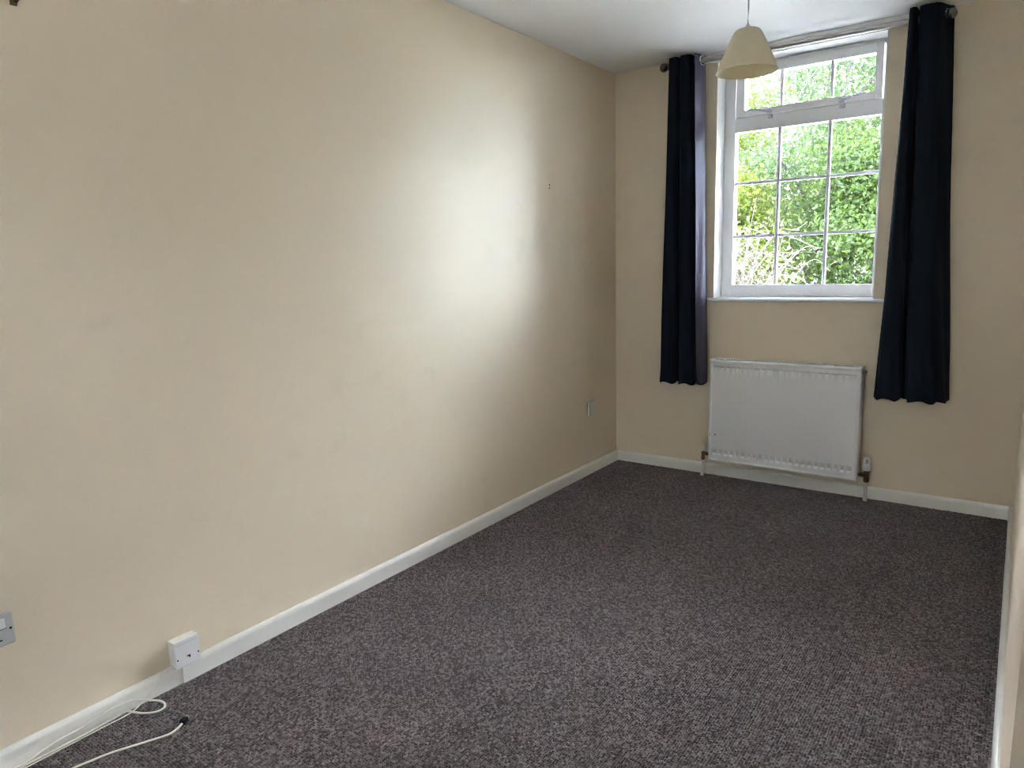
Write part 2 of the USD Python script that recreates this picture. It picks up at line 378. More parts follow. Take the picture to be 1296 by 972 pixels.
for z in HB:
    for a, b in zip(xs[:-1], xs[1:]):
        obj('glazing_bar', cbox((a if a == LX0 else a + BW, F0 + 0.012, z - BW), (b if b == LX1 else b - BW, F0 + 0.032, z + BW), 0.003), m_bar, win)
def pane(x0, x1, z0, z1, parent, y):
    obj('pane', trimesh.creation.box(bounds=[(x0, y, z0), (x1, y + 0.004, z1)]), m_glass, parent, smooth=False)
for i in range(3):
    for j in range(3):
        pane(xs[i] + (BW if i else 0), xs[i + 1] - (BW if i < 2 else 0), zs[j] + (BW if j else 0), zs[j + 1] - (BW if j < 2 else 0), win, GY0)
uxs = [UX0, 0.9425, 1.1975, UX1]
for x in uxs[1:3]:
    obj('glazing_bar', cbox((x - BW, F0 + 0.0, UZ0), (x + BW, F0 + 0.024, UZ1), 0.003), m_bar, sash)
for i in range(3):
    pane(uxs[i] + (BW if i else 0), uxs[i + 1] - (BW if i < 2 else 0), UZ0, UZ1, sash, F0 + 0.010)
# two sash handles: a rose on the sash rail, a keep on the transom and a long flat lever
def sash_handle(x, s):
    y = F0 - 0.014
    lever = spline([(x, y - 0.016, 2.078), (x + s * 0.03, y - 0.020, 2.083), (x + s * 0.07, y - 0.018, 2.091), (x + s * 0.115, y - 0.013, 2.096)], 6)
    h = obj('handle', cat_([cbox((x - 0.013, y - 0.010, 2.066), (x + 0.013, y, 2.093), 0.003), lathe([(0, 0), (0.010, 0), (0.009, 0.010), (0, 0.012)], 20, 'y', (x, y - 0.020, 2.078))]), m_handle, sash)
    obj('handle_lever', tube(lever, np.linspace(0.0075, 0.0055, len(lever)), 10, flat=0.6, up=(0, 1, 0)), m_handle, sash)
    obj('handle_keep', cat_([cbox((x - 0.010, F0 - 0.012, 2.040), (x + 0.016, F0 - 0.002, 2.060), 0.002), cbox((x + 0.002, F0 - 0.020, 2.046), (x + 0.012, F0 - 0.012, 2.062), 0.002)]), m_handle, win)
sash_handle(0.886, -1)
sash_handle(1.252, 1)
obj('window_sill', cat_([cbox((0.566, -0.026, 1.0425), (1.545, 0.0, 1.061), 0.006), cbox((HX0, 0.0, 1.0425), (HX1, F0, 1.061), 0.001)]), m_white_wood, win)
obj('outer_sill', cbox((HX0 - 0.05, F1, 1.0), (FX1 + 0.05, WT + 0.06, 1.058), 0.004), m_white_wood, win)

# window behind the camera, in the wider rear part of the room
w2 = thing('window_2', None, None, kind='structure')
obj('frame', plate_xz(sbox(BW0, BZ0, BW1, BZ1).difference(sbox(BW0 + 0.06, BZ0 + 0.06, BW1 - 0.06, BZ1 - 0.06)), YB - 0.14, YB - 0.08), m_white_wood, w2, smooth=False)
bxm = (BW0 + BW1) / 2
obj('mullion', cbox((bxm - 0.03, YB - 0.14, BZ0 + 0.06), (bxm + 0.03, YB - 0.08, BZ1 - 0.06), 0.003), m_white_wood, w2)
for a, b in ((BW0 + 0.06, bxm - 0.03), (bxm + 0.03, BW1 - 0.06)):
    obj('pane', trimesh.creation.box(bounds=[(a, YB - 0.112, BZ0 + 0.06), (b, YB - 0.108, BZ1 - 0.06)]), m_glass, w2, smooth=False)
obj('window_sill', cbox((BW0 - 0.05, YB - 0.08, BZ0 - 0.02), (BW1 + 0.05, YB + 0.03, BZ0), 0.004), m_white_wood, w2)

w3 = thing('window_3', None, None, kind='structure')
fr = trimesh.creation.extrude_polygon(sbox(SY0, SZa, SY1, SZb).difference(sbox(SY0 + 0.04, SZa + 0.04, SY1 - 0.04, SZb - 0.04)), 0.06, engine='earcut')
wv = fr.vertices.copy(); fr.vertices = np.stack([wv[:, 2] + XB + 0.08, wv[:, 0], wv[:, 1]], 1)
obj('frame', fr, m_white_wood, w3, smooth=False)
obj('pane', trimesh.creation.box(bounds=[(XB + 0.108, SY0 + 0.04, SZa + 0.04), (XB + 0.112, SY1 - 0.04, SZb - 0.04)]), m_glass, w3, smooth=False)

# ------------------------------------------------------------------ curtain pole and curtains
PY, PZ = -0.082, 2.350
pole = thing('curtain_pole', 'satin nickel curtain pole with ball finials fixed just under the ceiling above the window', 'curtain pole', (1.04, PY, PZ))
def pz(x): return PZ + 0.006 - 0.012 * (x - 0.355) / 1.37
obj('rod', tube([(0.385, PY, pz(0.385)), (1.0, PY, pz(1.0)), (1.700, PY, pz(1.7))], 0.0135, 20), m_rod, pole)
for x, s in ((0.385, -1), (1.700, 1)):
    prof = [(0, -0.004), (0.0165, -0.004), (0.0165, 0.006), (0.010, 0.008), (0.009, 0.013), (0.013, 0.015)] + [(0.0235 * math.sin(a), 0.034 - 0.0235 * math.cos(a)) for a in np.linspace(0.62, math.pi, 14)]
    prof[-1] = (0, prof[-1][1])
    m = lathe(prof, 32, 'x'); 
    if s < 0: m.apply_transform(trimesh.transformations.rotation_matrix(math.pi, [0, 0, 1]))
    m.apply_translation((x, PY, pz(x)))
    obj('finial', m, m_steel, pole)
for x in (0.470, 1.650):
    br = obj('bracket', cat_([lathe([(0, 0), (0.022, 0), (0.022, 0.005), (0.007, 0.009), (0.007, 0.058), (0, 0.058)], 24, 'y', (x, -0.0735, pz(x)))]), m_steel, pole)

def curtain(name, label, top, bottom, z0, z1, crossings, pale):
    """A curtain hung by eyelets. top, bottom: plan polylines (x, y) of the same length, fabric on the right hand of their course."""
    t, b = spline(top, 14), spline(bottom, 14)
    zz = np.concatenate([np.linspace(0, 0.955, 32), np.linspace(0.958, 1, 26)])
    nz = len(zz)
    root = thing(name, label, 'curtain', (float(t[:, 0].mean()), PY, z0), group='navy curtains beside the window')
    def sheet(o0, o1, ext=0.0, hem=0.0):
        layers = []
        for off in (o0, o1):
            rows = []
            for s in zz:                                  # s: 0 at the hem, 1 at the heading
                e = s ** 0.85
                p = b * (1 - e) + t * e
                p = p + np.stack([0.004 * np.sin(9 * s + np.arange(len(p)) * 0.31), 0.005 * np.sin(7 * s + 1 + np.arange(len(p)) * 0.23)], 1) * (1 - s)
                d = np.gradient(p, axis=0); d /= np.linalg.norm(d, axis=1, keepdims=True)
                n = np.stack([d[:, 1], -d[:, 0]], 1)      # right hand: the room side
                q = p + n * off
                if ext:
                    q = np.vstack([q, q[-1] + d[-1] * ext]) if ext > 0 else np.vstack([q[0] + d[0] * ext, q])
                z = z0 + hem + s * (z1 - z0 - 2 * hem) + (1 - s) * 0.007 * np.sin(np.arange(len(q)) * 0.22 + z0 * 9)
                rows.append(np.column_stack([q, z if np.ndim(z) else np.full(len(q), z)]))
            layers.append(np.array(rows))
        A, B = layers
        n = A.shape[1]
        V = np.vstack([A.reshape(-1, 3), B.reshape(-1, 3)])
        def quads(i, j, o=0): return np.stack([i * n + j, i * n + j + 1, (i + 1) * n + j + 1, (i + 1) * n + j], -1) + o
        i, j = [a.ravel() for a in np.meshgrid(np.arange(nz - 1), np.arange(n - 1), indexing='ij')]
        fa, fb = quads(i, j), quads(i, j, nz * n)[:, ::-1]
        N = nz * n
        r = np.arange(nz - 1); c = np.arange(n - 1)
        e = [np.stack([r * n, (r + 1) * n, (r + 1) * n + N, r * n + N], -1)[:, ::-1] * 1, np.stack([r * n + n - 1, (r + 1) * n + n - 1, (r + 1) * n + n - 1 + N, r * n + n - 1 + N], -1),
             np.stack([c, c + 1, c + 1 + N, c + N], -1), np.stack([c, c + 1, c + 1 + N, c + N], -1)[:, ::-1] + (nz - 1) * n]
        q = np.vstack([fa, fb, *e])
        m = trimesh.Trimesh(V, np.vstack([q[:, [0, 1, 2]], q[:, [0, 2, 3]]]), process=False)
        if m.volume < 0: m.invert()
        c = m.triangles_center                            # the holes that the pole passes through
        m.update_faces(np.hypot(c[:, 1] - PY, c[:, 2] - pz(c[:, 0])) > 0.0205)
        return m
    obj('fabric', sheet(0.0, 0.0028), m_navy, root, smooth=50)
    obj('lining', sheet(-0.0024, -0.0002, pale, 0.006), m_lining_pale if pale else m_lining, root, smooth=50, label='satin lining on the back')
    for k in crossings:
        p = t[k]; d = t[k + 1] - t[k - 1]; d /= np.linalg.norm(d)
        n = np.array([d[1], -d[0]])
        ringm = trimesh.creation.torus(0.024, 0.0045, major_sections=28, minor_sections=10)
        ringm.vertices[:, 2] *= 0.9
        R = np.eye(4); R[:3, 2] = (n[0], n[1], 0); R[:3, 0] = (d[0], d[1], 0); R[:3, 1] = (0, 0, 1)
        ringm.apply_transform(R); ringm.apply_translation((p[0], p[1], pz(p[0])))
        obj('eyelet', ringm, m_chrome, root, label='chrome eyelet ring')
    return root

lt = [(0.404, -0.030), (0.403, -0.082), (0.408, -0.135), (0.432, -0.148), (0.454, -0.138), (0.4575, -0.082), (0.464, -0.034), (0.4705, -0.082), (0.474, -0.138), (0.500, -0.150), (0.530, -0.140), (0.5335, -0.082), (0.552, -0.036), (0.572, -0.034), (0.574, -0.082), (0.556, -0.146)]
lb = [(0.352, -0.040), (0.352, -0.085), (0.362, -0.130), (0.400, -0.146), (0.444, -0.134), (0.452, -0.085), (0.462, -0.045), (0.474, -0.085), (0.482, -0.134), (0.520, -0.148), (0.560, -0.136), (0.572, -0.080), (0.590, -0.034), (0.614, -0.032), (0.616, -0.080), (0.596, -0.146)]
curtain('curtain', 'dark navy eyelet curtain left of the window, shiny lavender edge towards the glass', lt, lb, 0.565, 2.383, [14, 70, 98, 154, 196], 0.0)
rt = [(1.574, -0.040), (1.571, -0.082), (1.576, -0.132), (1.588, -0.146), (1.600, -0.136), (1.6035, -0.082), (1.609, -0.038), (1.6145, -0.082), (1.618, -0.138), (1.650, -0.150), (1.684, -0.142), (1.694, -0.132), (1.714, -0.082), (1.738, -0.034)]
rb = [(1.524, -0.045), (1.520, -0.085), (1.534, -0.132), (1.575, -0.146), (1.618, -0.136), (1.630, -0.085), (1.645, -0.045), (1.660, -0.085), (1.672, -0.136), (1.720, -0.150), (1.768, -0.142), (1.790, -0.130), (1.818, -0.085), (1.838, -0.040)]
curtain('curtain', 'wider dark navy eyelet curtain to the right of the window, above the radiator valve', rt, rb, 0.567, 2.386, [14, 70, 98, 168], -0.012)

# ------------------------------------------------------------------ pendant lamp
lx, ly = 1.065, -0.843
pend = thing('pendant_light', 'cream cone shaped pendant lampshade hanging from the ceiling in front of the window', 'pendant light', (lx, ly, 2.067))
zr, R = 2.0665, 0.1255
out = [(R + 0.0015, zr), (R, zr + 0.004), (R - 0.003, zr + 0.010), (0.101, zr + 0.063), (0.079, zr + 0.112), (0.0615, zr + 0.148), (0.055, zr + 0.159), (0.047, zr + 0.1665), (0.036, zr + 0.170), (0.018, zr + 0.1715)]
inn = [(r - 0.0028, z - (0.002 if k else -0.0)) for k, (r, z) in enumerate(out)][::-1]
prof = np.array(out + [(0.016, zr + 0.1695)] + inn[1:] + [out[0]])
obj('lamp_shade', lathe(prof, 72, 'z', (lx, ly, 0)), m_shade, pend, smooth=40)
obj('lamp_holder', lathe([(0, zr + 0.100), (0.017, zr + 0.100), (0.019, zr + 0.120), (0.019, zr + 0.168), (0.013, zr + 0.174), (0.009, zr + 0.182), (0.0055, zr + 0.190), (0, zr + 0.190)], 32, 'z', (lx, ly, 0)), m_cable, pend)
obj('bulb', lathe([(0, zr + 0.028), (0.014, zr + 0.032), (0.026, zr + 0.046), (0.029, zr + 0.062), (0.022, zr + 0.082), (0.014, zr + 0.099), (0, zr + 0.099)], 28, 'z', (lx, ly, 0)), m_plastic, pend)
obj('flex', tube([(lx, ly, zr + 0.186), (lx + 0.0006, ly, zr + 0.25), (lx, ly, H - 0.02)], 0.0032, 12), m_flexgrey, pend)
obj('ceiling_rose', lathe([(0, H - 0.026), (0.010, H - 0.026), (0.018, H - 0.022), (0.034, H - 0.018), (0.040, H - 0.004), (0.040, H), (0, H)], 36, 'z', (lx, ly, 0)), m_plastic, pend)

# ------------------------------------------------------------------ radiator
RX0, RX1, RZ0, RZ1, RYF, RYB = 0.662, 1.459, 0.117, 0.717, -0.122, -0.030
rad = thing('radiator', 'white panel radiator on the wall below the window', 'radiator', ((RX0 + RX1) / 2, -0.075, RZ0))
# front panel: a height field with a row of shallow pressed channels and rolled edges
NCH = 23
c0, c1 = 0.700, 1.421
nx, nzv = 23 * 12 + 41, 96
xs_ = np.concatenate([[RX0, RX0 + 0.0015, RX0 + 0.004, RX0 + 0.008, RX0 + 0.013, RX0 + 0.016, RX0 + 0.0165, RX0 + 0.020], np.linspace(c0 - 0.014, c1 + 0.014, NCH * 14), [RX1 - 0.020, RX1 - 0.0165, RX1 - 0.016, RX1 - 0.013, RX1 - 0.008, RX1 - 0.004, RX1 - 0.0015, RX1]])
zs_ = np.concatenate([[RZ0, RZ0 + 0.0015, RZ0 + 0.005, RZ0 + 0.010, RZ0 + 0.016, RZ0 + 0.019, RZ0 + 0.022, RZ0 + 0.028], np.linspace(0.1555, 0.1695, 29), np.linspace(0.172, 0.204, 9), np.linspace(0.23, 0.61, 10), np.linspace(0.640, 0.666, 8), np.linspace(0.668, 0.682, 22), [RZ1 - 0.027, RZ1 - 0.022, RZ1 - 0.019, RZ1 - 0.016, RZ1 - 0.010, RZ1 - 0.005, RZ1 - 0.0015, RZ1]])
X, Z = np.meshgrid(xs_, zs_)
ed = np.minimum(np.minimum(X - RX0, RX1 - X), np.minimum(Z - RZ0, RZ1 - Z))
sm = lambda a, lo, hi: np.clip((a - lo) / (hi - lo), 0, 1) ** 2 * (3 - 2 * np.clip((a - lo) / (hi - lo), 0, 1))
depth = 0.009 * (1 - sm(ed, 0, 0.006)) ** 2                      # rolled edge falls back
depth += 0.0045 * sm(ed, 0.0145, 0.0172)                          # field set back inside a raised rim
pitch = (c1 - c0) / (NCH - 1)
ph = np.abs(((X - c0) / pitch + 0.5) % 1 - 0.5) * 2               # 0 at a channel's middle, 1 between channels
inside = ((X > c0 - pitch / 2) & (X < c1 + pitch / 2))
across = (1 - sm(ph, 0.60, 0.78)) * inside
ends = np.minimum(np.clip((Z - 0.1550) / 0.0115, 0, 1), np.clip((0.6805 - Z) / 0.0075, 0, 1))
lobe = np.minimum(sm(Z, 0.157, 0.172), 1 - sm(Z, 0.668, 0.681))
deepen = np.where(Z > 0.4, 0.0085 * np.clip(1 - (0.6730 - Z) / 0.040, 0, 1), 0.0090 * np.clip(1 - (Z - 0.1665) / 0.026, 0, 1))   # the channels are deepest at their ends
depth += across * ends * (0.0003 + deepen)
yy = RYF + depth
Vf = np.stack([X, yy, Z], -1).reshape(-1, 3)
nr, nc = X.shape
i, j = [a.ravel() for a in np.meshgrid(np.arange(nr - 1), np.arange(nc - 1), indexing='ij')]
q = np.stack([i * nc + j, i * nc + j + 1, (i + 1) * nc + j + 1, (i + 1) * nc + j], -1)
Vb = Vf.copy(); Vb[:, 1] = RYF + 0.018
N = len(Vf)
border = np.concatenate([np.arange(nc), np.arange(1, nr) * nc + nc - 1, ((nr - 1) * nc + np.arange(nc))[::-1][1:], (np.arange(nr) * nc)[::-1][1:-1]])
bn = np.roll(border, -1)
side = np.stack([border, border + N, bn + N, bn], -1)
allq = np.vstack([q, q[:, ::-1] + N, side])
fm = trimesh.Trimesh(np.vstack([Vf, Vb]), np.vstack([allq[:, [0, 1, 2]], allq[:, [0, 2, 3]]]), process=False)
if fm.volume < 0: fm.invert()
obj('front_panel', fm, m_rad, rad, smooth=20)
obj('back_panel', cbox((RX0 + 0.012, RYB - 0.016, RZ0 + 0.006), (RX1 - 0.012, RYB, RZ1 - 0.006), 0.004), m_rad, rad)
for x0, x1 in ((RX0 + 0.002, RX0 + 0.008), (RX1 - 0.008, RX1 - 0.002)):
    obj('side_panel', cbox((x0, RYF + 0.012, RZ0 + 0.012), (x1, RYB - 0.004, RZ1 + 0.001), 0.0015), m_rad, rad)
# top grille: a frame with cross slats over the convector fins
gr = [cbox((RX0 + 0.004, RYF + 0.014, RZ1 - 0.010), (RX1 - 0.004, RYF + 0.022, RZ1 + 0.001), 0.001), cbox((RX0 + 0.004, RYB - 0.012, RZ1 - 0.010), (RX1 - 0.004, RYB - 0.004, RZ1 + 0.001), 0.001)]
gr += [cbox((x - 0.002, RYF + 0.02, RZ1 - 0.010), (x + 0.002, RYB - 0.008, RZ1 - 0.002), 0.0005) for x in np.linspace(RX0 + 0.03, RX1 - 0.03, 54)]
obj('top_grille', cat_(gr), m_rad, rad, smooth=False)
fins = [cbox((x - 0.0007, -0.095, RZ0 + 0.05), (x + 0.0007, RYB - 0.016, RZ1 - 0.03), 0.0002) for x in np.linspace(RX0 + 0.05, RX1 - 0.05, 60)]
obj('convector_fins', cat_(fins), m_rad, rad, smooth=False)
obj('bleed_plug', lathe([(0, 0), (0.008, 0), (0.008, 0.012), (0.0055, 0.014), (0.0055, 0.018), (0, 0.018)], 16, 'x', (RX1 - 0.002, -0.072, 0.692)), m_steel, rad)
for x, z, r in ((0.703, 0.278, 0.0040), (0.6735, 0.279, 0.0028)):
    cp = trimesh.creation.icosphere(2, r); cp.vertices *= (1, 0.12, 1.2); cp.apply_translation((x, RYF + (0.0047 if x > 0.69 else 0.0002), z))
    obj('paint_chip', cp, m_chip, rad, label='rusty chip in the enamel')
# left: lockshield valve
vx, vy = 0.612, -0.060
lv = obj('lockshield_valve', cat_([lathe([(0, 0.100), (0.0075, 0.100), (0.0115, 0.106), (0.0115, 0.120), (0.0095, 0.122), (0.0105, 0.128), (0.0105, 0.150), (0.0085, 0.155), (0, 0.155)], 24, 'z', (vx, vy, 0)),
      lathe([(0, 0), (0.0095, 0), (0.0095, 0.012), (0.0115, 0.013), (0.0115, 0.024), (0.008, 0.026), (0.008, 0.054), (0, 0.054)], 6, 'x', (vx, vy, 0.139))]), m_brass, rad)
obj('valve_cap', lathe([(0, 0.153), (0.0100, 0.153), (0.0102, 0.160), (0.0092, 0.192), (0.0075, 0.197), (0, 0.197)], 24, 'z', (vx - 0.003, vy, 0)), m_plastic, lv)
obj('pipe', tube([(vx - 0.004, vy, 0.0), (vx - 0.002, vy, 0.05), (vx, vy, 0.104)], [0.0078, 0.0076, 0.0076], 16), m_pipe, rad)
obj('pipe_sleeve', lathe([(0, -0.006), (0.0105, -0.006), (0.0105, 0.022), (0.0085, 0.024), (0, 0.024)], 20, 'z', (vx - 0.004, vy, 0)), m_pipe, rad)
# right: thermostatic valve
vx = 1.4965
tv = obj('thermostatic_valve', cat_([lathe([(0, 0.104), (0.010, 0.104), (0.0135, 0.109), (0.0135, 0.126), (0.0115, 0.128), (0.0125, 0.135), (0.0125, 0.152), (0.0150, 0.154), (0.0150, 0.170), (0, 0.170)], 24, 'z', (vx, vy, 0)),
      lathe([(0, -0.052), (0.008, -0.052), (0.008, -0.030), (0.0125, -0.029), (0.0125, -0.014), (0.0095, -0.013), (0.0095, 0.0), (0, 0.0)], 6, 'x', (vx, vy, 0.142))]), m_brass, rad)
hp = [(0, 0.168), (0.0165, 0.168), (0.0185, 0.173), (0.0205, 0.182), (0.0200, 0.196), (0.0178, 0.206), (0.0178, 0.232), (0.0160, 0.239), (0.0115, 0.242), (0, 0.242)]
hd = lathe(hp, 48, 'z')
rr = np.hypot(hd.vertices[:, 0], hd.vertices[:, 1]); aa = np.arctan2(hd.vertices[:, 1], hd.vertices[:, 0])
fl_ = 1 + 0.045 * np.sign(np.sin(12 * aa)) * ((hd.vertices[:, 2] > 0.176) & (hd.vertices[:, 2] < 0.204))
hd.vertices[:, 0] *= fl_; hd.vertices[:, 1] *= fl_
hd.apply_translation((vx, vy, 0))
head = obj('valve_head', hd, m_plastic, tv, smooth=35, label='white thermostatic head')
num = meshkit.text_mesh('3', 0.017, 0.0012, bold=True)
num.apply_translation(-num.bounds.mean(0))
num.apply_transform(trimesh.transformations.rotation_matrix(math.pi / 2, [1, 0, 0]))
num.apply_transform(trimesh.transformations.rotation_matrix(0.12, [0, 0, 1]))
num.apply_translation((vx + 0.002, vy - 0.0176, 0.2195))
obj('valve_number', num, m_dark, tv, smooth=False)
obj('pipe', tube([(vx, vy, 0.0), (vx, vy, 0.05), (vx, vy, 0.108)], 0.0078, 16), m_pipe, rad)
obj('pipe_sleeve', lathe([(0, -0.006), (0.0108, -0.006), (0.0108, 0.030), (0.0085, 0.033), (0, 0.033)], 20, 'z', (vx, vy, 0)), m_pipe, rad)

# ------------------------------------------------------------------ fittings on the left wall
def wall_plate(x0, x1, y0, y1, z0, z1, c): return cbox((x0, y0, z0), (x1, y1, z1), c)
# double switched socket, cut by the left edge of the picture
so = thing('wall_socket', 'greyed white double socket low on the left wall, cut by the picture edge', 'socket', (0, -3.479, 0.345))
obj('plate', cat_([cbox((0, -3.549, 0.348), (0.004, -3.409, 0.430), 0.0015), cbox((0.003, -3.552, 0.345), (0.0105, -3.406, 0.431), 0.003)]), m_plastic_grey, so)
for yc in (-3.436, -3.522):
    ro = trimesh.Trimesh(*[np.array(a) for a in (cbox((0.0100, yc - 0.011, 0.394), (0.0150, yc + 0.011, 0.421), 0.002).vertices, cbox((0.0100, yc - 0.011, 0.394), (0.0150, yc + 0.011, 0.421), 0.002).faces)])
    ro.vertices[:, 0] += np.where(ro.vertices[:, 2] < 0.405, 0.0025, 0) * (ro.vertices[:, 0] > 0.012)
    obj('rocker_switch', ro, m_plastic, so)
    obj('rocker_gap', cbox((0.0095, yc - 0.013, 0.3905), (0.0108, yc + 0.013, 0.3945), 0.0003), m_dark, so)
for yc in (-3.4135, -3.5445):
    obj('screw', lathe([(0, 0), (0.0034, 0), (0.0026, 0.0012), (0, 0.0012)], 14, 'x', (0.0102, yc, 0.388)), m_dark, so)
for yc in (-3.449, -3.510):
    obj('pin_hole', cbox((0.0095, yc - 0.002, 0.3765), (0.0109, yc + 0.002, 0.3845), 0.0003), m_dark, so)
    for s in (-1, 1):
        obj('pin_hole', cbox((0.0095, yc + s * 0.011 - 0.0032, 0.3605), (0.0109, yc + s * 0.011 + 0.0032, 0.3645), 0.0003), m_dark, so)
# single blank outlet near the far corner
bo = thing('blank_plate', 'small cream white square outlet plate low on the left wall near the far corner', 'outlet plate', (0, -0.342, 0.366))
obj('back_box', cbox((0, -0.381, 0.371), (0.008, -0.303, 0.449), 0.002), m_plastic_grey, bo)
obj('plate', cbox((0.0075, -0.387, 0.366), (0.0155, -0.297, 0.454), 0.003), m_gloss, bo)
for yc in (-0.372, -0.312):
    obj('screw', lathe([(0, 0), (0.0034, 0), (0.0026, 0.0012), (0, 0.0012)], 14, 'x', (0.0153, yc, 0.410)), m_plastic_grey, bo)
# telephone box standing on the skirting
tb = thing('telephone_socket', 'white surface mounted telephone socket box sitting on the skirting board', 'telephone socket', (0, -2.9755, 0.068))
obj('back_box', cbox((0, -3.016, 0.0685), (0.030, -2.935, 0.155), 0.002), m_gloss, tb)
fp = cbox((0.030, -3.017, 0.067), (0.0395, -2.934, 0.1565), 0.0022)
obj('faceplate', fp, m_plastic, tb)
obj('faceplate_line', cbox((0.0390, -3.011, 0.1425), (0.0398, -2.941, 0.1437), 0.0002), m_plastic_grey, tb)
obj('jack', cat_([cbox((0.0388, -2.979, 0.0955), (0.0400, -2.968, 0.1000), 0.0003), cbox((0.0388, -2.9725, 0.0900), (0.0400, -2.968, 0.0955), 0.0003)]), m_dark, tb)
for yc in (-3.0095, -2.9415):
    obj('screw', lathe([(0, 0), (0.0030, 0), (0.0024, 0.0012), (0, 0.0012)], 14, 'x', (0.0390, yc, 0.0965)), m_dark, tb)
# two tiny screw plugs higher up
for z, w in ((1.6985, 'upper'), (1.6815, 'lower')):
    t = thing('wall_plug', f'{w} of two tiny grey screw plugs in the left wall', 'wall plug', (0, -0.7545, z))
    obj('plug', lathe([(0, 0), (0.0046, 0), (0.0040, 0.0014), (0.0020, 0.0014), (0.0018, 0.0006), (0, 0.0006)], 16, 'x', (0, -0.7545, z)), m_brown, t)
# dark hook at the top edge of the picture
hk = thing('wall_hook', 'small dark brown metal hook high on the left wall at the picture corner', 'hook', (0, -3.201, 1.955))
obj('hook_plate', cbox((0, -3.209, 1.957), (0.004, -3.193, 2.045), 0.0015), m_brown, hk)
hpath = spline([(0.003, -3.201, 1.985), (0.012, -3.201, 1.968), (0.024, -3.201, 1.966), (0.031, -3.201, 1.978), (0.030, -3.201, 1.994)], 6)
obj('hook_arm', tube(hpath, np.linspace(0.0055, 0.0042, len(hpath)), 10, up=(0, 1, 0)), m_brown, hk)

# ------------------------------------------------------------------ telephone cables on the floor
CF = 0.0062          # they lie on the carpet pile
c1_ = thing('telephone_cable', 'thin cream cable running from the telephone box down over the skirting', 'cable', (0.02, -3.08, 0))
pa = spline([(0.012, -3.012, 0.074), (0.0125, -3.030, 0.0715), (0.014, -3.050, 0.068), (0.0165, -3.062, 0.052), (0.0165, -3.080, 0.032), (0.0185, -3.104, 0.018), (0.026, -3.130, 0.010), (0.0375, -3.170, CF), (0.0375, -3.26, CF), (0.0385, -3.40, CF), (0.040, -3.62, CF)], 8)
obj('cord', tube(pa, 0.0021, 10), m_cable, c1_)
c2_ = thing('telephone_cable', 'cream cable folded into a long loop beside the skirting', 'cable', (0.06, -3.1, 0))
pb = spline([(0.024, -3.62, 0.010), (0.026, -3.449, 0.012), (0.026, -3.402, 0.019), (0.026, -3.353, 0.028), (0.027, -3.300, 0.030), (0.027, -3.249, 0.039), (0.028, -3.212, 0.0425), (0.030, -3.167, 0.0415), (0.032, -3.140, 0.034), (0.038, -3.107, 0.0165), (0.0560, -3.088, 0.010),
             (0.076, -3.083, 0.008), (0.094, -3.090, CF + 0.001), (0.1005, -3.101, CF + 0.001), (0.096, -3.119, CF), (0.073, -3.141, CF), (0.042, -3.159, CF + 0.002), (0.026, -3.171, CF + 0.004), (0.0245, -3.213, CF + 0.002), (0.0265, -3.278, CF), (0.0275, -3.354, CF), (0.027, -3.411, CF), (0.028, -3.62, CF)], 8)
obj('cord', tube(pb, 0.0036, 12, flat=0.8), m_cable, c2_)
c3_ = thing('telephone_cable', 'cream cable lying on the carpet ending in a small black plug', 'cable', (0.2, -3.2, 0))
pc = spline([(0.085, -3.60, CF), (0.128, -3.44, CF), (0.150, -3.361, CF), (0.170, -3.285, CF), (0.197, -3.225, CF), (0.224, -3.168, CF), (0.231, -3.143, CF + 0.001), (0.2265, -3.121, CF + 0.002), (0.2185, -3.1045, CF + 0.003)], 8)
obj('cord', tube(pc, 0.0037, 12, flat=0.8), m_cable, c3_)
def oriented(m, a, b):
    d = np.array(b, float) - np.array(a, float); d /= np.linalg.norm(d)
    s = np.cross([0, 0, 1.0], d); s /= np.linalg.norm(s); u = np.cross(d, s)
    Rm = np.eye(4); Rm[:3, 0], Rm[:3, 1], Rm[:3, 2], Rm[:3, 3] = d, s, u, a
    m.apply_transform(Rm); return m
pl0, pl1 = (0.2195, -3.1065, 0.010), (0.2035, -3.0750, 0.011)
obj('plug', oriented(cbox((0, -0.0085, -0.0055), (0.021, 0.0085, 0.0085), 0.002), pl0, pl1), m_black, c3_, label='black plug body')
obj('plug_tip', oriented(cat_([cbox((0.0195, -0.0055, -0.0045), (0.031, 0.0055, 0.0035), 0.001), cbox((0.017, -0.0025, 0.004), (0.029, 0.0025, 0.0085), 0.0008)]), pl0, pl1), m_clear, c3_, label='clear latch end of the plug')

